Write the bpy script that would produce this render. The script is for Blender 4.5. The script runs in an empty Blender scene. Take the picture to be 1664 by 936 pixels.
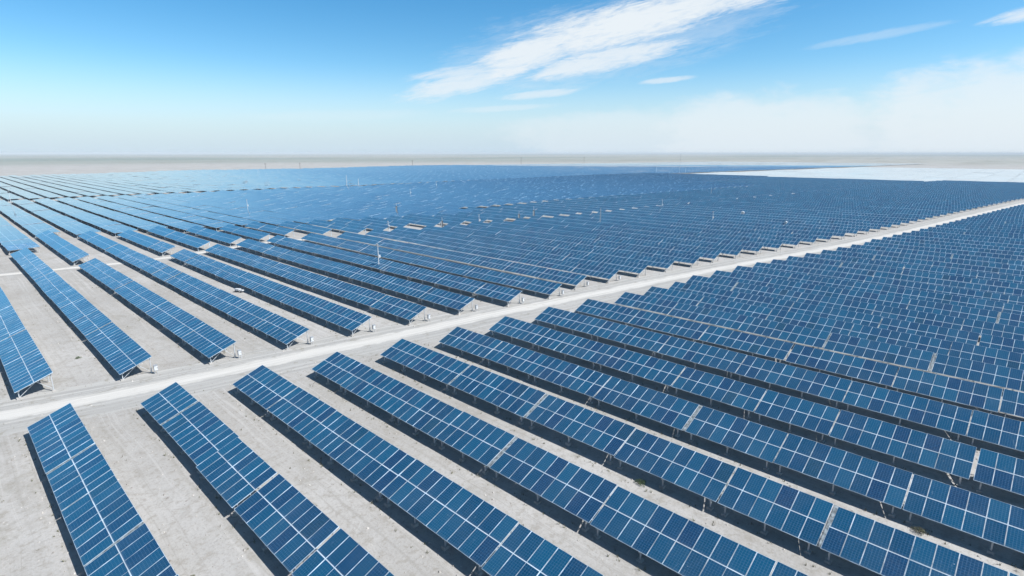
import bpy, bmesh, math, random
from mathutils import Vector, Matrix
R = math.radians
random.seed(7)
scene = bpy.context.scene
col = scene.collection

# ------------------------------------------------------------------ camera
CAM_H, CAM_F, CAM_PITCH, CAM_YAW = 23.622, 894.32, R(13.776), R(46.352)
cam_data = bpy.data.cameras.new('camera')
cam_data.sensor_width = 36.0
cam_data.lens = CAM_F / 1664 * 36.0
cam_data.clip_start = 0.5
cam_data.clip_end = 120000
cam = bpy.data.objects.new('camera', cam_data)
cam.location = (0, 0, CAM_H)
cam.rotation_euler = (R(90) - CAM_PITCH, 0, -CAM_YAW)
col.objects.link(cam)
scene.camera = cam

# ------------------------------------------------------------------ sun + sky
SUN_DIR = Vector((0.39, -0.80, 1.0)).normalized()
SUN_EL = math.asin(SUN_DIR.z)
SUN_AZ = math.atan2(SUN_DIR.x, SUN_DIR.y)
sun_data = bpy.data.lights.new('sun', 'SUN')
sun_data.energy = 4.4
sun_data.angle = R(0.53)
sun_data.color = (1.0, 0.975, 0.945)
sun = bpy.data.objects.new('sun', sun_data)
sun.rotation_euler = SUN_DIR.to_track_quat('Z', 'Y').to_euler()
sun.location = SUN_DIR * 200
col.objects.link(sun)

scene.view_settings.view_transform = 'Standard'
scene.view_settings.look = 'None'
scene.view_settings.gamma = 1.0
scene.view_settings.use_curve_mapping = False
scene.view_settings.exposure = 0.62
SKY_STRENGTH = 0.10

class G:
    """tiny helper for node trees"""
    def __init__(s, nt): s.nt = nt; s.n = nt.nodes; s.l = nt.links
    def node(s, t, **kw):
        n = s.n.new(t)
        for k, v in kw.items(): setattr(n, k, v)
        return n
    def put(s, sock, v):
        if v is None: return
        if isinstance(v, bpy.types.NodeSocket): s.l.new(v, sock)
        else:
            if isinstance(v, (tuple, list)) and len(v) == 3 and sock.type == 'RGBA': v = (*v, 1)
            sock.default_value = v
    def m(s, op, a, b=None, c=None, clamp=False):
        n = s.node('ShaderNodeMath', operation=op, use_clamp=clamp)
        s.put(n.inputs[0], a); s.put(n.inputs[1], b); s.put(n.inputs[2], c)
        return n.outputs[0]
    def mix(s, f, a, b):
        n = s.node('ShaderNodeMix', data_type='RGBA')
        s.put(n.inputs[0], f); s.put(n.inputs[6], a); s.put(n.inputs[7], b)
        return n.outputs[2]
    def noise(s, vec, scale, detail=4, rough=0.55, dist=0.0, dim='3D'):
        n = s.node('ShaderNodeTexNoise', noise_dimensions=dim)
        if vec is not None: s.l.new(vec, n.inputs['Vector'])
        n.inputs['Scale'].default_value = scale; n.inputs['Detail'].default_value = detail
        n.inputs['Roughness'].default_value = rough; n.inputs['Distortion'].default_value = dist
        return n.outputs[0]
    def ramp(s, x, a, b, t='SMOOTHSTEP'):
        n = s.node('ShaderNodeMapRange', interpolation_type=t)
        s.put(n.inputs[0], x); n.inputs[1].default_value = a; n.inputs[2].default_value = b
        return n.outputs[0]
    def xyz(s, v):
        n = s.node('ShaderNodeSeparateXYZ'); s.l.new(v, n.inputs[0]); return n.outputs
    def vec(s, x, y, z=0.0):
        n = s.node('ShaderNodeCombineXYZ'); s.put(n.inputs[0], x); s.put(n.inputs[1], y); s.put(n.inputs[2], z); return n.outputs[0]
    def scale(s, v, k):
        n = s.node('ShaderNodeVectorMath', operation='MULTIPLY'); s.l.new(v, n.inputs[0]); n.inputs[1].default_value = k; return n.outputs[0]

world = bpy.data.worlds.new('World')
scene.world = world
world.use_nodes = True
g = G(world.node_tree)
bg = g.n['Background']
sky = g.node('ShaderNodeTexSky', sky_type='NISHITA')
sky.sun_disc = False
sky.sun_elevation = SUN_EL
sky.sun_rotation = SUN_AZ
sky.altitude = 1200
sky.air_density = 1.0
sky.dust_density = 0.7
sky.ozone_density = 1.6
hs = g.node('ShaderNodeHueSaturation')
hs.inputs['Hue'].default_value = 0.492
g.l.new(sky.outputs[0], hs.inputs['Color'])
tc = g.node('ShaderNodeTexCoord')
dx, dy, dz = g.xyz(tc.outputs['Generated'])
DEG = 180 / math.pi
g.l.new(g.m('ADD', 0.85, g.m('MULTIPLY', g.ramp(dz, 0.95, 0.62), 0.55)), hs.inputs['Saturation'])
g.l.new(g.m('ADD', 0.58, g.m('MULTIPLY', g.ramp(dz, 0.80, 0.30), 0.45)), hs.inputs['Value'])
az = g.m('MULTIPLY', g.m('ARCTAN2', dx, dy), DEG)
el = g.m('MULTIPLY', g.m('ARCSINE', dz), DEG)
# cirrus and cloud bank: soft shapes at fixed compass bearings, broken up by stretched noise
wv = g.vec(g.m('ADD', g.m('MULTIPLY', az, 0.20), g.m('MULTIPLY', el, -0.25)), g.m('ADD', g.m('MULTIPLY', el, 0.85), g.m('MULTIPLY', az, -0.12)))
n1 = g.noise(wv, 1.0, 8, 0.66, 0.9)
n2 = g.noise(wv, 3.6, 7, 0.72, 0.8)
wob = g.m('ADD', g.m('MULTIPLY', g.m('SUBTRACT', n1, 0.5), 2.0), g.m('MULTIPLY', g.m('SUBTRACT', n2, 0.5), 1.6))
def ell(a0, e0, ha, he, rot, amp):
    c, s_ = math.cos(R(rot)), math.sin(R(rot))
    da = g.m('SUBTRACT', az, a0); de = g.m('SUBTRACT', el, e0)
    u = g.m('ADD', g.m('MULTIPLY', da, c / ha), g.m('MULTIPLY', de, s_ / ha))
    v = g.m('ADD', g.m('MULTIPLY', da, -s_ / he), g.m('MULTIPLY', de, c / he))
    r2 = g.m('ADD', g.m('MULTIPLY', u, u), g.m('MULTIPLY', v, v))
    return g.m('MULTIPLY', g.ramp(g.m('ADD', g.m('SUBTRACT', 1.0, r2), wob), -0.36, 0.98), amp)
clouds = [(56.5, 11.5, 12, 2.0, 9, 0.97), (66, 13.2, 9, 1.3, 5, 0.92), (47.5, 9.0, 7.0, 1.7, 20, 0.94), (55.5, 8.6, 8.5, 1.15, 9, 0.88), (42.0, 6.8, 6.5, 1.1, 14, 0.8), (44.5, 7.9, 8, 0.7, 6, 0.7),
          (70.5, 13.4, 9, 0.9, 4, 0.8), (49.0, 5.6, 4.0, 0.4, 5, 0.6), (61.3, 6.7, 2.6, 0.28, 4, 0.6), (78, 9.3, 5, 0.35, 6, 0.25), (89, 10.0, 4.5, 0.6, 8, 0.85), (45.5, 4.3, 6, 0.3, 3, 0.35), (55, 10.2, 16, 3.6, 9, 0.30), (30, 3.5, 9, 0.5, 2, 0.15)]
dens = None
for c_ in clouds:
    e_ = ell(*c_); dens = e_ if dens is None else g.m('MAXIMUM', dens, e_)
n3 = g.noise(g.vec(g.m('MULTIPLY', az, 0.22), g.m('MULTIPLY', el, 0.55)), 1.0, 7, 0.6, 0.4)
n4 = g.noise(g.vec(g.m('MULTIPLY', az, 0.7), g.m('MULTIPLY', el, 1.4)), 1.0, 7, 0.65, 0.5)
wob3 = g.m('ADD', g.m('MULTIPLY', g.m('SUBTRACT', n3, 0.5), 1.5), g.m('MULTIPLY', g.m('SUBTRACT', n4, 0.5), 0.6))
def bank(a0, e0, ha, he, amp):
    u = g.m('DIVIDE', g.m('SUBTRACT', az, a0), ha); v = g.m('DIVIDE', g.m('SUBTRACT', el, e0), he)
    r2 = g.m('ADD', g.m('MULTIPLY', u, u), g.m('MULTIPLY', v, v))
    return g.m('MULTIPLY', g.ramp(g.m('ADD', g.m('SUBTRACT', 1.0, r2), wob3), -0.10, 0.75), amp)
for b_ in [(70.0, 1.5, 12.5, 4.3, 0.64), (88.0, 2.0, 13, 5.6, 0.70), (58, 1.5, 14, 3.0, 0.4)]:
    dens = g.m('MAXIMUM', dens, bank(*b_))
veil = g.m('MULTIPLY', g.ramp(el, 8.5, -0.5), g.m('ADD', 0.95, g.m('MULTIPLY', g.ramp(az, 25, 60), 0.05)))
veil = g.m('MAXIMUM', veil, 0.0)
CLOUD = (5.5, 5.9, 6.2)
VEIL = (3.75, 4.75, 5.6)
c1 = g.mix(veil, hs.outputs[0], VEIL)
c2 = g.mix(g.m('MINIMUM', dens, 1.0), c1, CLOUD)
g.l.new(c2, bg.inputs['Color'])
bg.inputs['Strength'].default_value = SKY_STRENGTH

# ------------------------------------------------------------------ helpers
def tag(o, label=None, cat=None, group=None, kind=None):
    if label: o['label'] = label
    if cat: o['category'] = cat
    if group: o['group'] = group
    if kind: o['kind'] = kind
    return o

def empty(name, loc, rot=(0, 0, 0)):
    o = bpy.data.objects.new(name, None)
    o.empty_display_size = 0.3
    o.location = loc; o.rotation_euler = rot
    col.objects.link(o); return o

class MB:
    """collects boxes / tubes / quads with material slots and uvs, builds ONE mesh object"""
    def __init__(s): s.v = []; s.f = []; s.mi = []; s.uv = []; s.smooth = []
    def quad(s, pts, mi=0, uv=None, smooth=False):
        b = len(s.v); s.v += [tuple(p) for p in pts]; s.f.append(tuple(range(b, b + len(pts)))); s.mi.append(mi)
        s.uv.append(uv or [(0, 0)] * len(pts)); s.smooth.append(smooth)
    def box(s, x0, x1, y0, y1, z0, z1, mi=0, M=None, skip=()):
        c = [Vector((x, y, z)) for z in (z0, z1) for y in (y0, y1) for x in (x0, x1)]
        if M is not None: c = [M @ p for p in c]
        F = {'-z': (0, 2, 3, 1), '+z': (4, 5, 7, 6), '-y': (0, 1, 5, 4), '+y': (2, 6, 7, 3), '-x': (0, 4, 6, 2), '+x': (1, 3, 7, 5)}
        for k, f in F.items():
            if k in skip: continue
            s.quad([c[i] for i in f], mi)
    def bar(s, a, b, w, h=None, mi=0):
        a = Vector(a); b = Vector(b); d = b - a; L = d.length
        if L < 1e-6: return
        h = h or w
        q = d.to_track_quat('Z', 'Y').to_matrix().to_4x4(); q.translation = a
        s.box(-w / 2, w / 2, -h / 2, h / 2, 0, L, mi, q)
    def tube(s, a, b, r0, r1=None, n=10, mi=0, caps=True):
        a = Vector(a); b = Vector(b); r1 = r0 if r1 is None else r1
        q = (b - a).to_track_quat('Z', 'Y').to_matrix()
        ra = [a + q @ Vector((math.cos(t * 2 * math.pi / n) * r0, math.sin(t * 2 * math.pi / n) * r0, 0)) for t in range(n)]
        rb = [b + q @ Vector((math.cos(t * 2 * math.pi / n) * r1, math.sin(t * 2 * math.pi / n) * r1, 0)) for t in range(n)]
        for i in range(n):
            j = (i + 1) % n; s.quad([ra[i], ra[j], rb[j], rb[i]], mi, smooth=True)
        if caps: s.quad(rb, mi); s.quad(ra[::-1], mi)
    def mesh(s, name, mats):
        me = bpy.data.meshes.new(name)
        me.from_pydata(s.v, [], s.f)
        for m_ in mats: me.materials.append(m_)
        me.polygons.foreach_set('material_index', s.mi)
        me.polygons.foreach_set('use_smooth', s.smooth)
        uvl = me.uv_layers.new(name='UVMap')
        flat = [c for q in s.uv for p in q for c in p]
        uvl.data.foreach_set('uv', flat)
        me.update(); return me
    def build(s, name, mats, parent=None, loc=None):
        if not isinstance(mats, (list, tuple)): mats = [mats]
        o = bpy.data.objects.new(name, s.mesh(name, mats)); col.objects.link(o)
        if parent: o.parent = parent
        if loc is not None: o.location = loc
        return o

# ------------------------------------------------------------------ materials
def base_mat(name):
    m = bpy.data.materials.new(name); m.use_nodes = True
    return m, G(m.node_tree), m.node_tree.nodes['Principled BSDF']

def metal_mat(name, colr, rough=0.45, metallic=0.0, var=0.12, sc=1.5):
    m, g, b = base_mat(name)
    geo = g.node('ShaderNodeNewGeometry')
    n = g.noise(geo.outputs['Position'], sc, 4)
    c = g.mix(g.ramp(n, 0.3, 0.75), tuple(x * (1 - var) for x in colr), tuple(min(1, x * (1 + var * 0.5)) for x in colr))
    g.l.new(c, b.inputs['Base Color']); b.inputs['Roughness'].default_value = rough; b.inputs['Metallic'].default_value = metallic
    return m

GALV = metal_mat('galvanised_steel', (0.52, 0.54, 0.55), 0.5, 0.25)
ALU = metal_mat('aluminium_frame', (0.56, 0.68, 0.78), 0.38, 0.15, 0.5, 0.9)
RAIL = metal_mat('pale_clamp_rail', (0.66, 0.74, 0.80), 0.4, 0.0, 0.1, 0.7)
BACK = metal_mat('panel_backsheet', (0.22, 0.23, 0.24), 0.6, 0, 0.1)
WHITEP = metal_mat('white_powder_coat', (0.62, 0.64, 0.65), 0.45, 0, 0.25, 5)
DARKP = metal_mat('dark_painted_metal', (0.06, 0.07, 0.08), 0.5, 0, 0.3, 3)
GREYP = metal_mat('grey_painted_metal', (0.35, 0.37, 0.39), 0.5, 0, 0.2, 3)
WOOD = metal_mat('weathered_pole_wood', (0.12, 0.10, 0.085), 0.8, 0, 0.4, 2)
CONC = metal_mat('concrete_foot', (0.45, 0.43, 0.40), 0.9, 0, 0.3, 4)
STRIP = metal_mat('pale_cover_strip', (0.26, 0.30, 0.32), 0.55, 0.0, 0.6, 5)

def glass_mat(name, with_frame, clean=False, pale=False):
    """blue polycrystalline module glass; uv in module units (u along the row, v up the slope)"""
    m, g, b = base_mat(name)
    uvn = g.node('ShaderNodeUVMap'); u, v, _ = g.xyz(uvn.outputs[0])
    oi = g.node('ShaderNodeObjectInfo')
    geo = g.node('ShaderNodeNewGeometry'); pos = geo.outputs['Position']
    fu = g.m('FRACT', u); fv = g.m('FRACT', v)
    wn = g.node('ShaderNodeTexWhiteNoise', noise_dimensions='3D')
    g.l.new(g.vec(g.m('FLOOR', u), g.m('FLOOR', v), g.m('MULTIPLY', oi.outputs['Random'], 613.0)), wn.inputs['Vector'])
    rnd = wn.outputs['Value']
    wn2 = g.node('ShaderNodeTexWhiteNoise', noise_dimensions='3D')
    g.l.new(g.vec(g.m('FLOOR', v), g.m('MULTIPLY', oi.outputs['Random'], 391.0), g.m('FLOOR', u)), wn2.inputs['Vector'])
    deep = g.mix(g.ramp(rnd, 0.0, 1.0, 'LINEAR'), (0.0015, 0.042, 0.100), (0.003, 0.074, 0.152))
    deep = g.mix(g.ramp(wn2.outputs['Value'], 0.55, 1.0, 'LINEAR'), deep, (0.003, 0.032, 0.092))
    odd = g.ramp(rnd, 0.972, 0.978)                       # a few noticeably darker modules
    deep = g.mix(g.m('MULTIPLY', odd, 0.6), deep, (0.004, 0.024, 0.050))
    # crystalline mottling
    mot = g.noise(pos, 9.0, 3, 0.7)
    deep = g.mix(g.m('MULTIPLY', g.ramp(mot, 0.45, 0.75), 0.5), deep, (0.006, 0.080, 0.20))
    # cells: pale gaps 6 x 10
    def lines(x, n, w):
        t = g.m('FRACT', g.m('MULTIPLY', x, n)); d = g.m('MINIMUM', t, g.m('SUBTRACT', 1.0, t))
        return g.m('LESS_THAN', d, w)
    cell = g.m('MAXIMUM', lines(fu, 6.0, 0.035), lines(fv, 10.0, 0.028))
    bus = lines(g.m('ADD', fu, 1 / 24), 12.0, 0.03)
    cc = g.mix(g.m('MULTIPLY', cell, 0.30), deep, (0.22, 0.36, 0.50))
    cc = g.mix(g.m('MULTIPLY', bus, 0.10), cc, (0.25, 0.36, 0.48))
    # dust film, smears
    d1 = g.ramp(g.noise(pos, 0.35, 5, 0.6), 0.35, 0.8)
    d2 = g.ramp(g.noise(g.scale(pos, (0.5, 3.0, 1.0)), 1.4, 6, 0.7, 0.8), 0.56, 0.80)
    dust = g.m('ADD', g.m('MULTIPLY', d1, 0.07), g.m('MULTIPLY', d2, 0.16))
    low = g.m('MULTIPLY', g.ramp(fv, 0.10, 0.0), 0.10)
    dust = g.m('MULTIPLY', g.m('ADD', dust, low), 0.5 if clean else 0.6)
    cc = g.mix(dust, cc, (0.34, 0.38, 0.40))
    spk = g.m('MULTIPLY', g.m('GREATER_THAN', g.noise(pos, 3.3, 2, 0.8), 0.79), 0.5)   # bird marks, stuck litter
    cc = g.mix(spk, cc, (0.5, 0.55, 0.58))
    rough = g.m('ADD', 0.06 if clean else 0.16, g.m('MULTIPLY', dust, 0.3 if clean else 2.0))
    if with_frame:
        fw = 0.024
        eu = g.m('MINIMUM', fu, g.m('SUBTRACT', 1.0, fu)); ev = g.m('MINIMUM', fv, g.m('SUBTRACT', 1.0, fv))
        fr = g.m('MAXIMUM', g.m('LESS_THAN', eu, fw), g.m('LESS_THAN', ev, 0.013))
        mid = g.m('LESS_THAN', g.m('ABSOLUTE', g.m('SUBTRACT', v, 1.0)), 0.022)
        fr = g.m('MAXIMUM', fr, mid)
        cc = g.mix(fr, cc, (0.40, 0.55, 0.66))
    if pale: cc = g.mix(g.m('ADD', 0.72, g.m('MULTIPLY', g.noise(g.scale(pos, (0.12, 0.012, 0)), 1.0, 4, 0.6), 0.25)), cc, (0.44, 0.53, 0.60))  # bright sky reflection on the flat block, painted in as a pale base colour
    g.l.new(cc, b.inputs['Base Color']); g.l.new(rough, b.inputs['Roughness'])
    b.inputs['IOR'].default_value = 1.95 if clean else 1.52
    b.inputs['Sheen Weight'].default_value = 0.0 if clean else 0.55
    b.inputs['Sheen Roughness'].default_value = 0.35
    b.inputs['Sheen Tint'].default_value = (0.12, 0.64, 1.0, 1)
    return m
GLASS = glass_mat('module_glass', False)
GLASSF = glass_mat('framed_module_glass', True)
GLASSC = glass_mat('clean_module_glass', True, True)
GLASS_GLARE = glass_mat('glare_painted_module_glass', True, True, True)

def ground_mat():
    m, g, b = base_mat('sandy_ground')
    geo = g.node('ShaderNodeNewGeometry'); pos = geo.outputs['Position']
    px, py, _ = g.xyz(pos)
    big = g.noise(g.scale(pos, (1, 1, 0)), 0.035, 5, 0.6)
    med = g.noise(pos, 0.45, 7, 0.65, 0.5)
    fine = g.noise(pos, 5.5, 6, 0.75)
    c = g.mix(g.ramp(big, 0.3, 0.7), (0.323, 0.312, 0.293), (0.430, 0.421, 0.406))
    c = g.mix(g.m('MULTIPLY', g.ramp(med, 0.45, 0.75), 0.6), c, (0.284, 0.267, 0.242))
    c = g.mix(g.m('MULTIPLY', g.ramp(fine, 0.50, 0.68), 0.6), c, (0.235, 0.223, 0.195))
    c = g.mix(g.m('MULTIPLY', g.ramp(g.noise(pos, 1.6, 5, 0.7, 0.3), 0.50, 0.64), 0.55), c, (0.264, 0.247, 0.216))
    c = g.mix(g.m('MULTIPLY', g.ramp(fine, 0.50, 0.30), 0.25), c, (0.490, 0.480, 0.468))
    # faint wheel ruts running along the rows
    wpos = g.noise(g.scale(pos, (0.05, 0.05, 0)), 1.0, 2, 0.5)
    wx = g.m('ADD', px, g.m('MULTIPLY', wpos, 2.0))
    rut = g.noise(g.vec(g.m('MULTIPLY', wx, 2.6), g.m('MULTIPLY', py, 0.025)), 1.0, 4, 0.7, 0.3)
    c = g.mix(g.m('MULTIPLY', g.ramp(rut, 0.54, 0.66), 0.38), c, (0.490, 0.480, 0.463))
    c = g.mix(g.m('MULTIPLY', g.ramp(rut, 0.45, 0.34), 0.42), c, (0.274, 0.262, 0.237))
    blot = g.noise(pos, 0.16, 6, 0.7, 1.0)
    c = g.mix(g.m('MULTIPLY', g.ramp(blot, 0.54, 0.66), 0.5), c, (0.264, 0.252, 0.221))
    weed = g.ramp(g.noise(pos, 0.9, 6, 0.8, 0.8), 0.64, 0.75)
    c = g.mix(g.m('MULTIPLY', weed, 0.7), c, (0.19, 0.19, 0.12))
    # far plain: vegetation belts
    dist = g.m('SQRT', g.m('ADD', g.m('MULTIPLY', px, px), g.m('MULTIPLY', py, py)))
    far = g.ramp(dist, 1200, 1900)
    band = g.noise(g.scale(pos, (0.00022, 0.0005, 0)), 1.0, 6, 0.6, 0.3)
    plain = g.mix(g.ramp(band, 0.40, 0.60), (0.33, 0.33, 0.295), (0.15, 0.20, 0.17))
    scr = g.noise(g.scale(pos, (0.006, 0.012, 0)), 1.0, 6, 0.7)
    plain = g.mix(g.m('MULTIPLY', g.ramp(scr, 0.45, 0.62), 0.65), plain, (0.17, 0.17, 0.13))
    c = g.mix(g.m('MULTIPLY', far, 0.9), c, plain)
    g.l.new(c, b.inputs['Base Color']); b.inputs['Roughness'].default_value = 0.95
    b.inputs['Specular IOR Level'].default_value = 0.2
    bp = g.node('ShaderNodeBump'); bp.inputs['Strength'].default_value = 0.55; bp.inputs['Distance'].default_value = 0.12
    hgt = g.m('ADD', g.m('MULTIPLY', med, 1.2), g.m('MULTIPLY', fine, 0.5))
    g.l.new(hgt, bp.inputs['Height']); g.l.new(bp.outputs[0], b.inputs['Normal'])
    return m

def track_mat(name, edge_soft, pale, sides, rutw):
    """uv: u across in metres from centre, v along in metres"""
    m, g, b = base_mat(name)
    uvn = g.node('ShaderNodeUVMap'); u, v, _ = g.xyz(uvn.outputs[0])
    geo = g.node('ShaderNodeNewGeometry'); pos = geo.outputs['Position']
    st = g.noise(g.vec(g.m('MULTIPLY', u, 2.2), g.m('MULTIPLY', v, 0.05)), 1.0, 5, 0.65, 0.3)
    fine = g.noise(pos, 5.0, 6, 0.75)
    wobn = g.noise(pos, 0.35, 5, 0.65)
    au = g.m('ADD', g.m('ABSOLUTE', u), g.m('MULTIPLY', g.m('SUBTRACT', wobn, 0.5), edge_soft * 2.0))
    rt = g.m('MINIMUM', g.m('ABSOLUTE', g.m('SUBTRACT', g.m('ABSOLUTE', g.m('ADD', u, g.m('MULTIPLY', g.m('SUBTRACT', g.noise(g.vec(0.0, g.m('MULTIPLY', v, 0.03)), 1.0, 3), 0.5), 1.2))), 0.85)), 5.0)
    rutm = g.m('MULTIPLY', g.ramp(rt, 0.30, 0.05), g.ramp(g.noise(g.vec(u, g.m('MULTIPLY', v, 0.12)), 1.0, 4, 0.6), 0.35, 0.6))
    rt2 = g.m('ABSOLUTE', g.m('SUBTRACT', g.m('ABSOLUTE', g.m('SUBTRACT', u, g.m('ADD', 3.1 if rutw < 2 else 9.0, g.m('MULTIPLY', g.noise(g.vec(0.0, g.m('MULTIPLY', v, 0.02)), 1.0, 3), 0.8)))), 0.8))
    rutm2 = g.m('MULTIPLY', g.ramp(rt2, 0.28, 0.05), 0.75)
    inner = g.ramp(au, rutw + edge_soft * 0.35, rutw - edge_soft * 0.35)
    side = g.mix(g.ramp(st, 0.38, 0.66), sides, tuple(x * 1.28 for x in sides))
    side = g.mix(g.m('MULTIPLY', g.ramp(fine, 0.5, 0.72), 0.45), side, (0.26, 0.245, 0.215))
    mid = g.mix(g.ramp(st, 0.35, 0.68), tuple(x * 0.86 for x in pale), pale)
    mid = g.mix(g.m('MULTIPLY', g.ramp(fine, 0.52, 0.75), 0.22), mid, (0.42, 0.40, 0.36))
    mid = g.mix(g.m('MULTIPLY', rutm, 0.8), mid, tuple(x * 0.72 for x in pale))
    side = g.mix(g.m('MULTIPLY', rutm2, 0.75), side, tuple(x * 1.45 for x in sides))
    side = g.mix(g.m('MULTIPLY', g.ramp(g.noise(pos, 0.7, 6, 0.75, 0.6), 0.53, 0.65), 0.55), side, (0.23, 0.215, 0.175))
    mid = g.mix(g.m('MULTIPLY', g.ramp(g.noise(pos, 0.55, 6, 0.7, 0.6), 0.55, 0.70), 0.45), mid, (0.40, 0.38, 0.34))
    c = g.mix(inner, side, mid)
    g.l.new(c, b.inputs['Base Color']); b.inputs['Roughness'].default_value = 0.95; b.inputs['Specular IOR Level'].default_value = 0.2
    bp = g.node('ShaderNodeBump'); bp.inputs['Strength'].default_value = 0.45; bp.inputs['Distance'].default_value = 0.1
    g.l.new(g.m('ADD', g.m('MULTIPLY', st, 1.0), g.m('MULTIPLY', fine, 0.5)), bp.inputs['Height']); g.l.new(bp.outputs[0], b.inputs['Normal'])
    return m

# ------------------------------------------------------------------ ground and tracks
def build_ground():
    v = [(0, 0, 0)]; f = []
    radii = [60, 200, 600, 1500, 4000, 12000, 40000]; n = 48
    for r in radii:
        for i in range(n):
            t = 2 * math.pi * i / n; v.append((r * math.cos(t), r * math.sin(t), 0))
    for i in range(n): f.append((0, 1 + i, 1 + (i + 1) % n))
    for k in range(len(radii) - 1):
        a = 1 + k * n; b_ = a + n
        for i in range(n): j = (i + 1) % n; f.append((a + i, b_ + i, b_ + j, a + j))
    me = bpy.data.meshes.new('ground'); me.from_pydata(v, [], f); me.materials.append(ground_mat())
    o = bpy.data.objects.new('ground', me); col.objects.link(o); tag(o, kind='structure')
build_ground()

def interp(pts, x):
    if x <= pts[0][0]: a, b_ = pts[0], pts[1]
    elif x >= pts[-1][0]: a, b_ = pts[-2], pts[-1]
    else:
        for a, b_ in zip(pts, pts[1:]):
            if a[0] <= x <= b_[0]: break
    t = (x - a[0]) / (b_[0] - a[0]); return a[1] + t * (b_[1] - a[1])

ROAD = [(-60, 78.5), (1, 66.4), (8, 64.7), (18, 62.8), (30, 60.9), (42, 58.9), (55, 57.2), (70, 54.4), (101, 48.9), (127, 43.7), (147, 39.3), (167, 35.3), (208, 28.6), (272, 19.8), (362, 6.5), (700, -48)]
TRACK_B = [(-40, 151), (7, 147.9), (28, 144.8), (38.7, 145.2), (47, 147.4), (61.4, 150.0), (70, 149.0), (78, 141.0), (95, 140.5), (112, 136), (125, 132.6), (147, 129), (175, 124), (230, 118), (330, 104), (560, 66)]
TRACK_C = [(-40, 375), (23, 370), (60, 369), (91, 365), (177, 360), (200, 352), (283, 351), (414, 343), (473, 338), (545, 322), (605, 304), (913, 262), (1400, 200)]
TRACK_M = [(120, 178), (160, 172), (207, 171), (268, 163), (334, 153), (400, 146)]

def ribbon(name, pts, half, z, mat, x0, x1, step, jit):
    rnd = random.Random(hash(name) % 1000 if False else len(name))
    mb = MB(); prev = None; s_ = 0; x = x0
    while x <= x1:
        y = interp(pts, x); d = Vector((1, (interp(pts, x + 2) - interp(pts, x - 2)) / 4, 0)).normalized(); nrm = Vector((-d.y, d.x, 0))
        a = half + rnd.uniform(-jit, jit); b_ = half + rnd.uniform(-jit, jit)
        p = Vector((x, y, z)); cur = (p - nrm * a, p + nrm * b_, -a, b_, s_)
        if prev: mb.quad([prev[0], cur[0], cur[1], prev[1]], 0, [(prev[2], prev[4]), (cur[2], cur[4]), (cur[3], cur[4]), (prev[3], prev[4])])
        prev = cur; s_ += step; x += step
    o = mb.build(name, mat); tag(o, kind='structure'); return o
SIDE = (0.32, 0.315, 0.30)
ribbon('road', ROAD, 4.9, 0.004, track_mat('pale_dirt_road', 0.85, (0.56, 0.545, 0.51), SIDE, 1.3), -60, 700, 1.5, 0.35)
ribbon('service_track', TRACK_B, 2.3, 0.004, track_mat('pale_service_track', 0.6, (0.60, 0.58, 0.54), SIDE, 1.15), -40, 560, 1.5, 0.3)
ribbon('far_track', TRACK_C, 3.5, 0.004, track_mat('pale_far_track', 0.8, (0.56, 0.54, 0.50), SIDE, 2.2), -40, 1400, 4, 0.4)
ribbon('middle_track', TRACK_M, 2.0, 0.004, track_mat('pale_middle_track', 0.8, (0.60, 0.58, 0.54), SIDE, 1.4), 120, 400, 4, 0.4)

# ------------------------------------------------------------------ table layout
HL, TILT, SLOPE, PITCH = 0.87, R(21.3), 3.36, 1.01
WSLOPE, WTILT = 5.96, R(7.5)      # the far blocks: three modules deep and flatter
W = SLOPE * math.cos(TILT)
def project(p):
    x, y, z = p; z -= CAM_H
    r = x * math.cos(CAM_YAW) - y * math.sin(CAM_YAW); fw = x * math.sin(CAM_YAW) + y * math.cos(CAM_YAW)
    d = fw * math.cos(CAM_PITCH) - z * math.sin(CAM_PITCH); u = fw * math.sin(CAM_PITCH) + z * math.cos(CAM_PITCH)
    if d < 1: return None
    return 832 + CAM_F * r / d, 468 - CAM_F * u / d
def clip_area(poly):
    def clip(ps, k, lim, sgn):
        out = []
        for i in range(len(ps)):
            a, b_ = ps[i - 1], ps[i]; ia = sgn * (a[k] - lim) >= 0; ib = sgn * (b_[k] - lim) >= 0
            if ia != ib:
                t = (lim - a[k]) / (b_[k] - a[k]); out.append((a[0] + t * (b_[0] - a[0]), a[1] + t * (b_[1] - a[1])))
            if ib: out.append(b_)
        return out
    for k, lim, sg in ((0, 0, 1), (0, 1664, -1), (1, 0, 1), (1, 936, -1)):
        poly = clip(poly, k, lim, sg)
        if len(poly) < 3: return 0
    return abs(sum(poly[i - 1][0] * poly[i][1] - poly[i][0] * poly[i - 1][1] for i in range(len(poly)))) / 2

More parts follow.
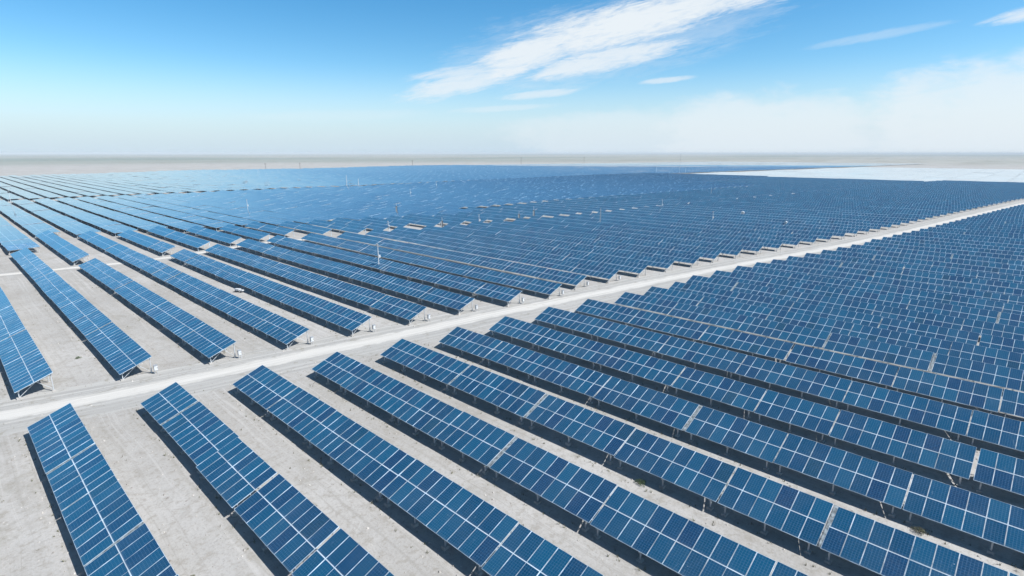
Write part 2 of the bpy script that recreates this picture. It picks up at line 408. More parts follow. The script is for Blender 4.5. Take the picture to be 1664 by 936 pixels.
tables = []      # dict: x, y0 (far end), n columns, block, row index, order, tilt, z, strip
lay = random.Random(21)
def lay_row(x, ystart, yend, block, row, tilt_of, breaks=None, dirn=-1, step=0, big=0.35, tailgap=0.0):
    """fills ystart..yend with tables; dirn -1 walks towards -y, +1 towards +y"""
    y = ystart; k = 0; zo = lay.uniform(-0.05, 0.05); br = list(breaks or [])
    while (yend - y) * dirn > 3.0:
        if br:
            n = max(3, int(round((abs(br[0] - y) - 0.25) / PITCH))); br.pop(0)
        else: n = lay.choice([8, 9, 10, 10, 10, 11])
        n = min(n, int(abs(yend - y) / PITCH))
        if n < 3: break
        L = n * PITCH; far = y if dirn < 0 else y + L
        t, dz_ = tilt_of(x, far - L / 2)
        zo = zo * 0.7 + lay.gauss(0, 0.032)
        tables.append(dict(x=x + lay.gauss(0, 0.03), yf=far, n=n, block=block, row=row, k=k, wide=tilt_of is tilt_w, tilt=t + lay.gauss(0, R(0.45)), z=max(-0.15, min(0.15, zo)) + dz_, yaw=lay.gauss(0, R(0.18)), strip=lay.random() < 0.30))
        k += 1
        gap = lay.uniform(0.03, 0.10) if lay.random() < 0.72 else lay.uniform(0.16, 0.34)
        if block == 'far' and x > 50 and gap > 0.2: gap = 0.15
        tables[-1]['strip'] = gap > 0.22
        y += dirn * (L + gap)

def tilt_std(x, y): return TILT, 0.0
def tilt_w(x, y): return WTILT * min(1, 0.5 + max(0, x - 40) / 160) + R(9) * max(0, min(1, (x - 200) / 300)), 0.15
def tilt_c(x, y):
    return TILT, 0.0
def tilt_unused(x, y):
    # the far blocks lean less; single tables on the uneven ground differ a little
    t = min(1, max(0, (y - 165) / 45)); t = t * min(1, max(0.15, (260 - x) / 200)) if y < 365 else t * min(1.0, max(0.35, (420 - x) / 300))
    return TILT - R(15) * t, 0.3 * t

# block A (near side of the road)
XA = [2.43, 10.31, 17.9, 25.31, 32.9, 40.6, 48.2, 55.93, 63.5, 70.9, 77.2, 83.3, 90.2, 97.3, 104.1, 110.6, 116.5, 122.5, 129.5, 136.4, 143]
while XA[-1] < 640: XA.append(XA[-1] + 6.7)
YA = [59.59, 57.86, 56.14, 54.17, 52.51, 51.4, 50.3, 49.0, 47.6]
BR = {0: [49.0, 42.8, 35.6, 29.0], 1: [51.2, 42.0, 35.3, 26.6], 2: [48.3, 40.2, 29.3, 19.6, 9.5], 3: [47.5, 38.6, 32.2, 26.6, 16.7, 6.8], 4: [39.9, 29.4, 20.0, 12.5, 6.3, -2.5], 5: [43.5, 35.4, 27.3, 18.7, 10.9, 3.4], 6: [42.0, 33.0, 24.1, 16.0, 9.1, 0.4]}
for i, x in enumerate(XA):
    ys = YA[i] if i < len(YA) else interp(ROAD, x) - (8.6 if x < 90 else 7.2 if x < 160 else 6.0)
    lay_row(x, ys, -60 if x < 330 else -75, 'near', i, tilt_std, BR.get(i))
lay_row(-5.6, 61.4, -30, 'offside', 0, tilt_std)
# block B (far side of the road) up to the service track, block C to the far track
XB = [2.47 + 8.22 * i for i in range(-1, 70)]
for i, x in enumerate(XB):
    yb = interp(ROAD, x) + (4.3 if x < 20 else 3.6 if x < 45 else 3.9 if x < 110 else 4.6)
    if i <= 9: yb = [71.2, 69.48, 67.58, 65.81, 64.19, 62.83, 61.35, 60.13, 57.99, 56.36][i]
    tb = interp(TRACK_B, x)
    end_c = interp(TRACK_C, x) - 4.5
    if x > 548: end_c = -100          # the pale flat block takes over
    if i in (2, 4):                    # these two rows run straight over the track
        lay_row(x, yb, 172 if i == 2 else 196, 'far', i, tilt_c, dirn=1)
        lay_row(x, 175 if i == 2 else 197.5, end_c, 'beyond', i, tilt_w, dirn=1)
        continue
    gapn = 1.6 if x < 110 else (1.2 if x < 160 else 0.4)
    lay_row(x, yb, tb - gapn, 'far', i, tilt_c, dirn=1)
    st = tb + (2.3 if x < 110 else 1.6)
    if 62 < x < 80: st += 3.5
    if 95 < x < 108: st += 3
    if 150 < x < 400:
        tm = interp(TRACK_M, x)
        if tm > st + 8 and end_c > tm:
            lay_row(x, st, tm - 2.0, 'beyond', i, tilt_c, dirn=1); lay_row(x, tm + 2.0, end_c, 'rear', i, tilt_w, dirn=1); continue
    if end_c > st:
        ysw = 205 - 0.35 * x + (4 if i % 3 == 0 else 0) if x < 150 else 190
        if i < 4: ysw = 206
        if st < ysw: lay_row(x, st, ysw, 'beyond', i, tilt_c, dirn=1)
        lay_row(x, max(st, ysw + 0.6), end_c, 'rear', i, tilt_w, dirn=1)

# ------------------------------------------------------------------ one prototype of every table length
def panel_mesh(l=1.665):
    mb = MB(); w, fr, t = 0.995, 0.017, 0.04
    # local: x up the slope, y along the row, z normal; origin at the low corner
    mb.quad([(fr, fr, 0.0), (l - fr, fr, 0.0), (l - fr, w - fr, 0.0), (fr, w - fr, 0.0)], 0, [(0, 0), (0, 1), (1, 1), (1, 0)])
    for a in ((0, l, 0, fr), (0, l, w - fr, w), (0, fr, fr, w - fr), (l - fr, l, fr, w - fr)):
        mb.box(a[0], a[1], a[2], a[3], -t, 0.006, 1)
    mb.quad([(fr, fr, -0.012), (fr, w - fr, -0.012), (l - fr, w - fr, -0.012), (l - fr, fr, -0.012)], 2)
    # junction box on the back
    mb.box(l - 0.30, l - 0.18, w / 2 - 0.07, w / 2 + 0.07, -0.04, -0.014, 2)
    me = mb.mesh('solar_panel', [GLASS, ALU, BACK])
    return me
PANEL_ME = panel_mesh()
PANEL_LONG = panel_mesh(1.965)

HLW = 1.0
def up(u, tilt, off=0.0):
    """point at slope distance u, offset off below the glass plane -> (x, z)"""
    return u * math.cos(tilt) + off * math.sin(tilt), HL + u * math.sin(tilt) - off * math.cos(tilt)

proto_cache = {}
def proto_parts(n, wide=False):
    """list of (name, mesh, location, rotation) for a table of n columns, origin at ground under the middle of the table"""
    if (n, wide) in proto_cache: return proto_cache[n, wide]
    T, S, RW = (WTILT, WSLOPE, 3) if wide else (TILT, SLOPE, 2)
    parts = []; L = n * PITCH
    ex = S * math.cos(T) / 2
    for c_ in range(n):
        for r_ in range(RW):
            st_ = 1.995 if wide else 1.695; x, z = up(r_ * st_, T)
            parts.append(('solar_panel', PANEL_LONG if wide else PANEL_ME, (x - ex, -L / 2 + c_ * PITCH + 0.007, z), (0, -T, 0)))
    for k, u in enumerate([q + (1.995 if wide else 1.695) * h for h in range(RW) for q in (0.35, 1.30)]):
        mb = MB(); mb.box(-0.03, 0.03, -L / 2 - 0.02, L / 2 + 0.02, -0.035, 0.035)
        x, z = up(u, T, 0.078)
        parts.append(('purlin', mb.mesh('purlin', [GALV]), (x - ex, 0, z), (0, -T, 0)))
    nf = 3 if n < 10 else 4
    ys = [-L / 2 + 0.45 + (L - 0.9) * k / (nf - 1) for k in range(nf)]
    def once(name, fn):
        mb = MB(); fn(mb); return mb.mesh(name, [GALV, CONC])
    xl, zl = up(0.12, T, 0.18); xm, zm = up(S / 2, T, 0.18); xh, zh = up(S - 0.12, T, 0.18)
    raft = once('rafter', lambda m_: m_.bar((xl - 0.1 - ex, 0, zl - 0.03), (xh + 0.03 - ex, 0, zh), 0.055, 0.08))
    pl = once('low_post', lambda m_: (m_.bar((xl + 0.12 - ex, 0, -0.2), (xl + 0.12 - ex, 0, zl), 0.085, 0.085), m_.box(xl - 0.10 - ex, xl + 0.27 - ex, -0.17, 0.17, -0.2, 0.14, 1)))
    pt = once('tall_post', lambda m_: (m_.bar((xh - 0.12 - ex, 0, -0.2), (xh - 0.12 - ex, 0, zh - 0.02), 0.085, 0.085), m_.box(xh - 0.27 - ex, xh + 0.03 - ex, -0.15, 0.15, -0.2, 0.07, 1)))
    br = once('brace', lambda m_: (m_.bar((xl + 0.16 - ex, 0.05, 0.15), (xm - ex, 0.05, zm - 0.05), 0.05, 0.05), m_.bar((xh - 0.15 - ex, 0.05, 0.25), (xm + 0.15 - ex, 0.05, zm - 0.0), 0.05, 0.05)))
    for y in ys:
        parts += [('rafter', raft, (0, y, 0), (0, 0, 0)), ('post', pl, (0, y, 0), (0, 0, 0)), ('post', pt, (0, y, 0), (0, 0, 0)), ('brace', br, (0, y, 0), (0, 0, 0))]
    def mid(m_):
        x, z = up(1.98 if wide else 1.68, T, 0.010); Mx = Matrix.Translation((x - ex, 0, z)) @ Matrix.Rotation(-T, 4, 'Y')
        m_.box(-0.014, 0.014, -L / 2, L / 2, -0.01, 0.022, 0, Mx)
    mb = MB(); mid(mb); parts.append(('centre_rail', mb.mesh('centre_rail', [RAIL]), (0, 0, 0), (0, 0, 0)))
    proto_cache[n, wide] = parts
    return parts
def strip_mesh():
    mb = MB(); x, z = up(0.02, TILT, 0.02)
    Mx = Matrix.Translation((x - W / 2, 0, z)) @ Matrix.Rotation(-TILT, 4, 'Y')
    mb.box(0, SLOPE - 0.04, -0.13, 0.13, -0.02, 0.0, 0, Mx)
    mb.box(0.1, SLOPE - 0.3, 0.05, 0.09, 0.0, 0.03, 0, Mx)
    return mb.mesh('cable_cover', [STRIP])
STRIP_ME = strip_mesh()

# ------------------------------------------------------------------ choose the 300 that show largest
for t in tables:
    L = t['n'] * PITCH; S = WSLOPE if t['wide'] else SLOPE; c_, s_ = S * math.cos(t['tilt']), S * math.sin(t['tilt'])
    P = [(t['x'], t['yf'] - L, HL + t['z']), (t['x'], t['yf'], HL + t['z']), (t['x'] + c_, t['yf'], HL + t['z'] + s_), (t['x'] + c_, t['yf'] - L, HL + t['z'] + s_)]
    Q = [project(p) for p in P]
    t['area'] = 0 if None in Q else clip_area(Q)
order = sorted((t for t in tables if t['block'] != 'offside'), key=lambda t: -t['area'])
chosen = [t for t in order[:300] if t['area'] > 25]
ids = set(id(t) for t in chosen)

ONES = ['', 'first', 'second', 'third', 'fourth', 'fifth', 'sixth', 'seventh', 'eighth', 'ninth', 'tenth', 'eleventh', 'twelfth', 'thirteenth', 'fourteenth', 'fifteenth', 'sixteenth', 'seventeenth', 'eighteenth', 'nineteenth', 'twentieth']
TENS = {20: 'twenty', 30: 'thirty', 40: 'forty', 50: 'fifty', 60: 'sixty'}
def ordn(n):
    if n <= 20: return ONES[n]
    t, o = n // 10 * 10, n % 10
    return {20: 'twentieth', 30: 'thirtieth', 40: 'fortieth', 50: 'fiftieth', 60: 'sixtieth'}[t] if o == 0 else TENS[t] + '-' + ONES[o]

rowsvis = {}
for blk in ('near', 'far', 'beyond', 'rear'):
    rr = sorted(set(t['row'] for t in tables if t['block'] == blk and (t['area'] > 0)))
    rowsvis[blk] = {r: i + 1 for i, r in enumerate(rr)}
NUMW = {3: 'three', 4: 'four', 5: 'five', 6: 'six', 7: 'seven', 8: 'eight', 9: 'nine', 10: 'ten', 11: 'eleven', 12: 'twelve', 13: 'thirteen', 14: 'fourteen', 15: 'fifteen', 16: 'sixteen'}
def label_of(t):
    r = ordn(rowsvis[t['block']][t['row']]); k = ordn(t['k'] + 1)
    if t['block'] == 'near': return f'blue solar table, {k} from the dirt road, {r} row from left, near side'
    if t['block'] == 'far': return f'blue solar table, {k} from the dirt road, {r} row from left, far side'
    if t['block'] == 'beyond': return f'blue solar table, {k} past the service track, {r} row from left, far side'
    return f'wide flat pale table, {k} in {r} row from left, block behind the service track'
GROUP = {'near': 'solar tables on the near side of the dirt road', 'far': 'solar tables on the far side of the dirt road', 'beyond': 'solar tables beyond the service track', 'rear': 'wide flat solar tables in the rear block'}
for t in chosen:
    L = t['n'] * PITCH
    Wt = WSLOPE * math.cos(WTILT) if t['wide'] else W; T0 = WTILT if t['wide'] else TILT
    cx = t['x'] + Wt / 2; cy = t['yf'] - L / 2
    root = bpy.data.objects.new('solar_table', None); root.empty_display_size = 0.3
    root.location = (cx, cy, t['z']); root.rotation_euler = (0, -(t['tilt'] - T0), t['yaw'])
    tag(root, label_of(t), 'solar table', GROUP[t['block']])
    col.objects.link(root)
    for name, me, loc, rot in proto_parts(t['n'], t['wide']):
        o = bpy.data.objects.new(name, me); o.location = loc
        if name == 'solar_panel':
            rot = (rot[0] + lay.gauss(0, R(0.4)), rot[1] + lay.gauss(0, R(0.35)), 0)
            loc = (loc[0], loc[1], loc[2] + lay.uniform(0, 0.008)); o.location = loc
        o.rotation_euler = rot; o.parent = root; col.objects.link(o)
    if t['strip'] and not t['wide']:
        o = bpy.data.objects.new('cable_cover', STRIP_ME); o.location = (0, -L / 2 - 0.16, 0); o.parent = root; col.objects.link(o)

# ------------------------------------------------------------------ the rest of the field as ONE stuff object
field = MB(); ucount = [0]
def slab(x, yf, L, n, tilt, z, detail, glass=0, S=SLOPE):
    """table slab with framed-module glass on top; uv in module units"""
    c_, s_ = math.cos(tilt), math.sin(tilt); zl = HL + z
    a = (x, yf - L, zl); b_ = (x, yf, zl); d = (x + S * c_, yf, zl + S * s_); e = (x + S * c_, yf - L, zl + S * s_)
    V = 3 if S > 4 else 2; u0 = ucount[0]; ucount[0] = (ucount[0] + n) % 4096
    field.quad([a, e, d, b_], glass, [(u0, 0), (u0, V), (u0 + n, V), (u0 + n, 0)])
    th = 0.05
    lo = [(p[0], p[1], p[2] - th) for p in (a, b_, d, e)]
    field.quad([lo[0], lo[1], lo[2], lo[3]], 2)
    field.quad([a, b_, lo[1], lo[0]], 1); field.quad([d, e, lo[3], lo[2]], 1)
    field.quad([lo[0], lo[3], e, a], 1); field.quad([b_, d, lo[2], lo[1]], 1)
    if detail >= 1:
        k = 3 if detail >= 2 else 2
        for i in range(k):
            y = yf - L + 0.5 + (L - 1.0) * i / (k - 1)
            hx = S * c_ - 0.15
            field.box(x + 0.2, x + 0.29, y - 0.045, y + 0.045, 0, zl + 0.2 * s_ - 0.06, 1, skip=('-z', '+z'))
            field.box(x + hx - 0.045, x + hx + 0.045, y - 0.045, y + 0.045, 0, zl + hx * s_ / c_ - 0.08, 1, skip=('-z', '+z'))
            if detail >= 2:
                field.bar((x + 0.1, y, zl - 0.12), (x + S * c_ - 0.05, y, zl + S * s_ - 0.14), 0.05, 0.07, 1)
for t in tables:
    if id(t) in ids: continue
    d = math.hypot(t['x'], t['yf'])
    slab(t['x'], t['yf'], t['n'] * PITCH, t['n'], t['tilt'], t['z'], 2 if d < 230 else (1 if d < 420 else 0), 3 if t['wide'] else 0, WSLOPE if t['wide'] else SLOPE)
# block D beyond the far track, block E (flat, sky glare painted pale) on the right, D2 at the back right
fr = random.Random(5)
def far_rows(x0, x1, y0f, y1f, tilt_f, spacing=8.22, seglen=20.2, gap=0.4, zj=0.06, glass=3):
    x = x0
    while x < x1:
        y = y0f(x) + fr.uniform(-1, 1); ye = y1f(x) + fr.uniform(-3, 3)
        while y + seglen < ye:
            tl = tilt_f(x, y) + fr.gauss(0, R(0.35))
            slab(x, y + seglen, seglen, 20, tl, fr.gauss(0, zj) + (0.2 if tl < R(12) else 0), 1 if math.hypot(x, y) < 460 else 0, glass, WSLOPE)
            y += seglen + gap
        x += spacing
Dend = [(-60, 760), (54, 783), (140, 792), (223, 840), (383, 800), (612, 850), (848, 800), (1054, 765), (1300, 700), (1700, 640)]
def tD(x, y): return WTILT * (min(1, 0.35 + max(0, x - 80) / 350) if x < 700 else max(0.1, 1 - max(0, x - 800 + (y - 500) * 0.6) / 300))
far_rows(-6, 1500, lambda x: interp(TRACK_C, x) + 5, lambda x: interp(Dend, x), tD)
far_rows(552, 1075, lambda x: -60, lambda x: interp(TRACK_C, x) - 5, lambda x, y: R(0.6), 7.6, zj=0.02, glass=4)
fo = field.build('solar_table_field', [GLASSF, ALU, BACK, GLASSC, GLASS_GLARE])
tag(fo, 'blue solar tables in endless ranks filling the plain toward the horizon', 'solar field', None, 'stuff')

# ------------------------------------------------------------------ combiner boxes at the row ends
def combiner(x, y, lab):
    r = empty('combiner_box', (x, y, 0))
    tag(r, lab, 'electrical box', 'white electrical boxes at row ends')
    m = MB(); m.box(-0.17, 0.17, -0.14, 0.14, 0.40, 0.98); m.build('cabinet', WHITEP, r)
    m = MB(); m.box(-0.155, 0.155, -0.155, -0.142, 0.42, 0.96); m.box(0.10, 0.13, -0.18, -0.156, 0.65, 0.75, 1); m.build('door', [WHITEP, DARKP], r)
    m = MB(); m.box(-0.20, 0.20, -0.20, 0.17, 0.982, 1.01); m.build('rain_cap', GREYP, r)
    for sx in (-0.13, 0.13):
        m = MB(); m.box(sx - 0.025, sx + 0.025, -0.025, 0.025, -0.1, 0.399); m.build('leg', GALV, r)
for i in range(2, 12):
    x = XB[i]; yb = [71.2, 69.48, 67.58, 65.81, 64.19, 62.83, 61.35, 60.13, 57.99, 56.36][i] if i <= 9 else interp(ROAD, x) + 3.9
    combiner(x + W + 0.15, yb - 0.05, f'white electrical box on legs at road end of {ordn(rowsvis["far"][i])} row, far side')

# ------------------------------------------------------------------ poles, masts, cabinets standing in the field
def pole(x, y, h, style, lab, cat):
    names = {'lattice': 'lattice_mast', 'camera': 'camera_mast', 'lamp': 'lamp_post', 'utility': 'utility_pole', 'antenna': 'antenna_mast', 'column': 'steel_column'}
    r = empty(names[style], (x, y, 0), (0, 0, 0)); tag(r, lab, cat)
    if style in ('camera', 'lamp'):
        m = MB(); m.tube((0, 0, -0.3), (0, 0, h), 0.11 if h > 5 else 0.08, 0.07 if h > 5 else 0.055); m.build('pole', WHITEP, r)
        m = MB(); m.box(-0.2, 0.2, -0.2, 0.2, -0.1, 0.12); m.build('foot', CONC, r)
        if style == 'camera':
            m = MB(); m.box(0.081, 0.40, -0.2, 0.2, h * 0.52, h * 0.52 + 0.55); m.build('control_box', WHITEP, r)
            m = MB(); m.box(-0.15, 0.15, -0.12, 0.35, h + 0.002, h + 0.2); m.tube((0, 0.351, h + 0.1), (0, 0.42, h + 0.1), 0.06, mi=1); m.build('camera_head', [GREYP, DARKP], r)
        else:
            m = MB(); m.bar((0, 0, h - 0.1), (0.9, 0.3, h + 0.15), 0.06); m.build('arm', WHITEP, r)
            m = MB(); m.box(0.7, 1.25, 0.15, 0.45, h + 0.18, h + 0.27); m.build('lamp_head', DARKP, r)
            m = MB(); m.box(-0.35, 0.35, -0.3, 0.3, h * 0.78, h * 0.78 + 0.7); m.build('control_box', DARKP, r)
    elif style == 'lattice' or style == 'antenna':
        w = 0.22 if h > 5 else 0.16; k = 0.55
        for j in range(3):
            t = j * 2 * math.pi / 3; m = MB(); m.tube((w * math.cos(t), w * math.sin(t), -0.2), (w * k * math.cos(t), w * k * math.sin(t), h), 0.045, n=6); m.build('leg', WHITEP if style == 'lattice' else GREYP, r)
        m = MB(); nb = int(h / 0.45)
        for q in range(nb):
            for j in range(3):
                t0 = (j + (q % 2)) * 2 * math.pi / 3; t1 = (j + 1 + (q % 2)) * 2 * math.pi / 3
                s0 = w * (1 - (1 - k) * q / nb); s1 = w * (1 - (1 - k) * (q + 1) / nb)
                m.bar((s0 * math.cos(t0), s0 * math.sin(t0), q * h / nb), (s1 * math.cos(t1), s1 * math.sin(t1), (q + 1) * h / nb), 0.035)
        m.build('bracing', WHITEP if style == 'lattice' else GREYP, r)
        m = MB(); m.tube((0, 0, h), (0, 0, h + max(0.5, h * 0.08)), 0.03, n=6); m.build('finial_rod', GREYP, r)
    elif style == 'utility':
        m = MB(); m.tube((0, 0, -0.5), (0, 0, h), 0.30, 0.20); m.build('pole', WOOD, r)
        m = MB(); m.bar((-1.5, 1.0, h * 0.93), (1.5, -1.0, h * 0.93), 0.2, 0.2); m.bar((-1.1, 0.75, h * 0.82), (1.1, -0.75, h * 0.82), 0.18, 0.18); m.build('crossarm', WOOD, r)
        for q in (-1.4, 0.0, 1.4):
            m = MB(); m.tube((q, -q * 0.67, h * 0.93 + 0.1), (q, -q * 0.67, h * 0.93 + 0.5), 0.09, 0.06, n=6); m.build('insulator', GREYP, r)
    elif style == 'column':
        m = MB(); m.box(-0.22, 0.22, -0.2, 0.2, -0.2, h * 0.75); m.build('pole', DARKP, r)
        m = MB(); m.tube((0, 0, h * 0.75), (0, 0, h), 0.05); m.build('rod', WHITEP, r)
        m = MB(); m.box(-0.36, -0.221, -0.16, 0.16, 0.1, h * 0.7); m.build('side_panel', GALV, r)
POLES = [
    (200.2, 348.3, 9.0, 'lattice', 'taller white lattice mast of a pair beside the far track', 'mast'),
    (209.5, 348.6, 6.1, 'lattice', 'shorter white lattice mast of a pair beside the far track', 'mast'),
    (61.4, 96.4, 5.4, 'camera', 'white camera mast between solar rows behind the road, nearest pole', 'mast'),
    (109.4, 134.6, 4.2, 'column', 'dark steel column with thin rod beside the sandy clearing', 'column'),
    (122.7, 131.9, 4.0, 'camera', 'thin white camera mast on service track right of dark column', 'mast'),
    (140.3, 130.5, 4.2, 'column', 'dark steel column at right end of the pale service track', 'column'),
    (146.6, 129.2, 5.4, 'column', 'tallest dark steel column just past the service track end', 'column'),
    (152.0, 104.6, 5.8, 'antenna', 'grey lattice antenna mast amid solar rows in the middle', 'mast'),
    (211.0, 114.5, 4.6, 'camera', 'white camera mast amid dense rows, farther of the middle pair', 'mast'),
    (181.0, 79.2, 4.4, 'camera', 'white camera mast amid dense rows, nearer and right of centre', 'mast'),
    (299.3, 133.1, 5.0, 'antenna', 'small grey lattice mast deep in the right hand rows', 'mast'),
    (616.5, 838, 11.0, 'utility', 'dark wooden utility pole at field edge left of centre', 'utility pole'),
    (904.1, 835, 15.0, 'utility', 'tall dark utility pole at field edge right of centre', 'utility pole'),
    (392.7, 815, 9.5, 'utility', 'dark utility pole behind the pale left back rows', 'utility pole'),
    (364.2, 870, 8.5, 'utility', 'leftmost short utility pole on the plain behind the field', 'utility pole'),
    (1185.9, 873.6, 14.7, 'utility', 'distant utility pole on the plain toward the right', 'utility pole'),
    (583.3, 326.9, 10.1, 'lamp', 'lamp post left of the tall lattice mast by far track', 'lamp post'),
    (602.0, 307.4, 22.5, 'antenna', 'tallest lattice mast in the field reaching the horizon', 'mast'),
    (609.0, 303.4, 9.4, 'lamp', 'lamp post just right of the tallest lattice mast', 'lamp post'),
    (88.4, 232.5, 5.2, 'camera', 'white camera mast amid the smooth pale rows at left', 'mast'),
    (126.1, 183.0, 4.6, 'column', 'dark column amid smooth blue rows left of centre', 'column'),
    (238.5, 298.4, 4.8, 'camera', 'small white camera mast just before the far track', 'mast'),
    (184.3, 253.6, 4.2, 'camera', 'small white camera mast in the middle of smooth rows', 'mast'),
    (25.1, 337.1, 8.0, 'lamp', 'white lamp post with dark box at far left edge', 'lamp post'),
    (95.6, 143.6, 3.2, 'camera', 'short white camera mast at left end of sandy clearing', 'mast'),
]
for p in POLES: pole(*p)

def cabinet(name, x, y, z, sx, sy, sz, rot, lab, cat):
    r = empty(name, (x, y, z), (0, 0, rot)); tag(r, lab, cat)
    m = MB(); m.box(-sx / 2, sx / 2, -sy / 2, sy / 2, 0.15, sz); m.build('body', WHITEP, r)
    m = MB(); m.quad([(-sx / 2 - .1, -sy / 2 - .1, sz + .01), (sx / 2 + .1, -sy / 2 - .1, sz + .01), (sx / 2 + .1, 0, sz + .3), (-sx / 2 - .1, 0, sz + .3)])
    m.quad([(-sx / 2 - .1, 0, sz + .3), (sx / 2 + .1, 0, sz + .3), (sx / 2 + .1, sy / 2 + .1, sz + .01), (-sx / 2 - .1, sy / 2 + .1, sz + .01)])
    m.quad([(-sx / 2 - .1, -sy / 2 - .1, sz + .01), (-sx / 2 - .1, 0, sz + .3), (-sx / 2 - .1, sy / 2 + .1, sz + .01)]); m.quad([(sx / 2 + .1, -sy / 2 - .1, sz + .01), (sx / 2 + .1, sy / 2 + .1, sz + .01), (sx / 2 + .1, 0, sz + .3)])
    m.build('roof', WHITEP, r)
    m = MB(); m.box(-sx * .2, sx * .2, -sy / 2 - .02, -sy / 2 - .002, .25, sz - .2); m.build('door', GREYP, r)
    m = MB(); m.box(-sx / 2 - .1, sx / 2 + .1, -sy / 2 - .1, sy / 2 + .1, -.1, .149); m.build('plinth', CONC, r)
cabinet('transformer_cabinet', 206.0, 79.0, 0, 1.7, 1.0, 2.5, 0.3, 'white transformer cabinet among dense rows right of centre', 'cabinet')
cabinet('transformer_cabinet', 186.0, 57.5, 0, 0.7, 0.6, 2.4, 0.1, 'small white cabinet among rows just behind the road', 'cabinet')
# low white cart beside a row on the far side
r = empty('hand_cart', (34.6, 98.9, 0), (0, 0, R(-62))); r.scale = (.72, .72, .72); tag(r, 'low white cart with dark wheels beside a far side solar row', 'cart')
m = MB(); m.box(-0.95, 0.2, -0.42, 0.42, 0.42, 0.80); m.box(-1.05, 0.3, -0.5, 0.5, 0.801, 0.84); m.build('tank', WHITEP, r)
m = MB(); m.box(0.25, 1.2, -0.38, 0.38, 0.42, 0.62); m.build('engine_cover', WHITEP, r)
m = MB(); m.box(-1.0, 1.25, -0.3, 0.3, 0.36, 0.419); m.bar((1.25, 0, .39), (2.1, 0, .62), .05); m.build('chassis', GREYP, r)
for sx in (-0.7, 0.85):
    for sy in (-0.42, 0.42):
        m = MB(); m.tube((sx, sy - .05, .21), (sx, sy + .05, .21), .21, n=16); m.build('wheel', DARKP, r)

# ------------------------------------------------------------------ weeds, stones, one green shrub
def leaf_mat(name, a, b_):
    m, g, bs = base_mat(name); geo = g.node('ShaderNodeNewGeometry')
    c = g.mix(g.noise(geo.outputs['Position'], 1.7, 3), a, b_); g.l.new(c, bs.inputs['Base Color']); bs.inputs['Roughness'].default_value = 0.8
    return m
WEED = leaf_mat('dry_weed', (0.16, 0.14, 0.085), (0.09, 0.11, 0.05))
GREEN = leaf_mat('green_leaf', (0.05, 0.10, 0.03), (0.10, 0.14, 0.05))
STONE = metal_mat('pale_stone', (0.42, 0.40, 0.37), 0.9, 0, 0.5, 1.2)
wr = random.Random(3)
def tuft(mb, x, y, s, nb):
    for _ in range(nb):
        a = wr.uniform(0, 2 * math.pi); r_ = s * wr.uniform(0.1, 0.8); h = s * wr.uniform(0.5, 1.2); w = s * 0.10
        bx, by = x + wr.gauss(0, s * .25), y + wr.gauss(0, s * .25)
        px_, py_ = -math.sin(a) * w, math.cos(a) * w
        mb.quad([(bx - px_, by - py_, -0.01), (bx + px_, by + py_, -0.01), (bx + math.cos(a) * r_, by + math.sin(a) * r_, h)])
mb = MB()
for _ in range(7500):
    i = wr.randrange(0, 26); near = wr.random() < 0.55
    X = XA if near else XB
    i = min(i, len(X) - 1); x0 = X[i]
    ylo, yhi = (-5, interp(ROAD, x0) - 5) if near else (interp(ROAD, x0) + 4, interp(ROAD, x0) + 65)
    y = wr.uniform(ylo, yhi)
    where = wr.random()
    x = x0 + (wr.gauss(-0.3, 0.35) if where < 0.6 else wr.gauss(W + 0.2, 0.5) if where < 0.85 else wr.uniform(-4, 3))
    if abs(y - interp(ROAD, x)) < 3: continue
    tuft(mb, x, y, wr.uniform(0.07, 0.24), 6)
for _ in range(500):
    x = wr.uniform(0, 120); y = interp(ROAD, x) + wr.choice((-1, 1)) * abs(wr.gauss(3.6, 0.9)); tuft(mb, x, y, wr.uniform(0.05, 0.14), 4)
tag(mb.build('dry_weeds', WEED), 'sparse dry weeds growing along the solar rows on pale sand', 'weeds', None, 'stuff')
mb = MB()
for _ in range(12000):
    x = wr.uniform(-2, 75); y = wr.uniform(-5, 110)
    if _ % 3 == 0: x = wr.choice(XA[:9] if y < 58 else XB[1:10]) + (W + abs(wr.gauss(0.15, .22)) if wr.random() < .6 else wr.gauss(-.4, .3))
    if abs(y - interp(ROAD, x)) < 1.8: continue
    s = abs(wr.gauss(0, 0.045)) + 0.025
    h = s * wr.uniform(.4, .9); a = wr.uniform(0, 3); pts = [(x + s * wr.uniform(.7, 1.2) * math.cos(a + k * 1.571), y + s * wr.uniform(.7, 1.2) * math.sin(a + k * 1.571), -0.01) for k in range(4)]
    top = (x + wr.uniform(-.3, .3) * s, y + wr.uniform(-.3, .3) * s, h)
    for k in range(4): mb.quad([pts[k], pts[(k + 1) % 4], top])
tag(mb.build('loose_stones', STONE), 'loose pale stones and clods scattered over the sandy ground', 'stones', None, 'stuff')

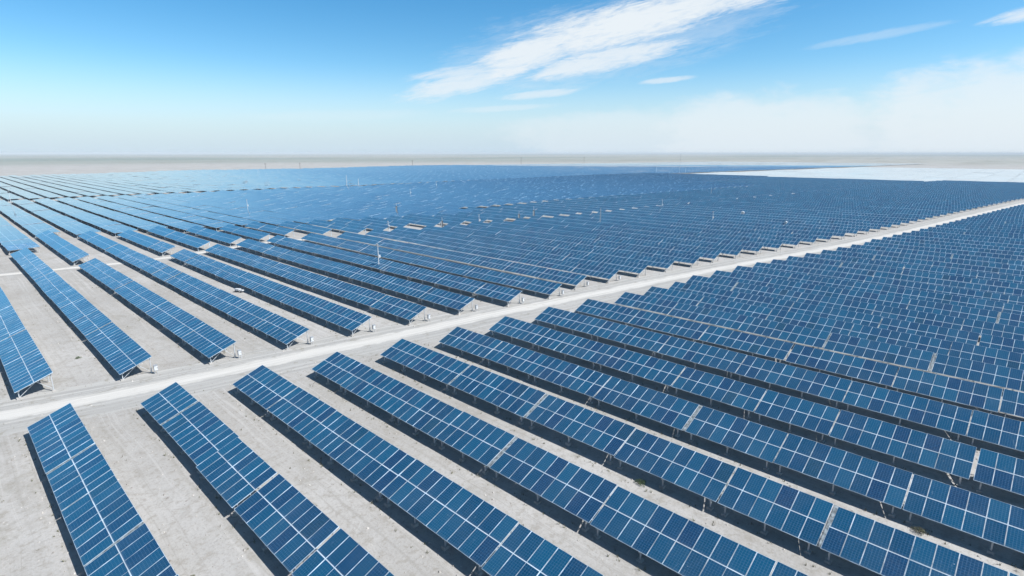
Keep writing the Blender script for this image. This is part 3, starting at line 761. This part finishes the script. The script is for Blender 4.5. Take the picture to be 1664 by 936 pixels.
def shrub(x, y, s, lab, seed, mat=GREEN):
    rr = random.Random(seed); r = empty('desert_shrub', (x, y, 0)); tag(r, lab, 'shrub')
    m = MB()
    for _ in range(9):
        a = rr.uniform(0, 6.28); q = rr.uniform(.2, .6) * s; m.tube((0, 0, -.03), (q * math.cos(a), q * math.sin(a), s * rr.uniform(.3, .6)), .012, .004, n=5)
    m.build('stem', WOOD, r)
    m = MB()
    for _ in range(420):
        a = rr.uniform(0, 6.28); q = s * math.sqrt(rr.random()) * (0.75 + .25 * math.sin(3 * a + seed)); z = s * .65 * rr.random() * (1 - (q / s) ** 2 * .8) + .03
        c_ = Vector((q * math.cos(a), q * math.sin(a), z)); d1 = Vector((rr.gauss(0, 1), rr.gauss(0, 1), rr.gauss(0, .7))).normalized() * s * .09; d2 = Vector((rr.gauss(0, 1), rr.gauss(0, 1), rr.gauss(0, 1))).normalized() * s * .035
        m.quad([c_ - d1, c_ + d2, c_ + d1, c_ - d2])
    m.build('foliage', mat, r)
shrub(32.5, 17.9, 0.50, 'low green desert shrub in the shade edge between two near rows', 2)
shrub(6.6, 31.5, 0.32, 'small dry green tuft right of the leftmost near solar row', 5, WEED)
shrub(40.1, 2.2, 0.5, 'yellow green weedy bush in the shade strip near right bottom corner', 4, WEED)
shrub(8.9, 79.5, 0.38, 'dark scrubby bush beside the second far side row', 9)

# ------------------------------------------------------------------ haze
hm = bpy.data.materials.new('haze_air'); hm.use_nodes = True
hn = hm.node_tree.nodes; hn.clear()
ho = hn.new('ShaderNodeOutputMaterial'); hv = hn.new('ShaderNodeVolumePrincipled')
hv.inputs['Color'].default_value = (0.92, 0.98, 1.0, 1)
hv.inputs['Density'].default_value = 0.00013
hv.inputs['Anisotropy'].default_value = -0.1
hm.node_tree.links.new(hv.outputs[0], ho.inputs['Volume'])
mb = MB(); mb.box(-41000, 41000, -41000, 41000, -1.0, 30.0)
hz = mb.build('haze', hm); tag(hz, kind='stuff'); tag(hz, 'thin pale haze lying over the whole plain', 'haze')
fp = len([t for t in chosen if t['wide']]); print('wide chosen', fp); print('tables', len(tables), 'chosen', len(chosen), 'min area', chosen[-1]['area'], 'objects', len(bpy.data.objects), 'field faces', len(fo.data.polygons))
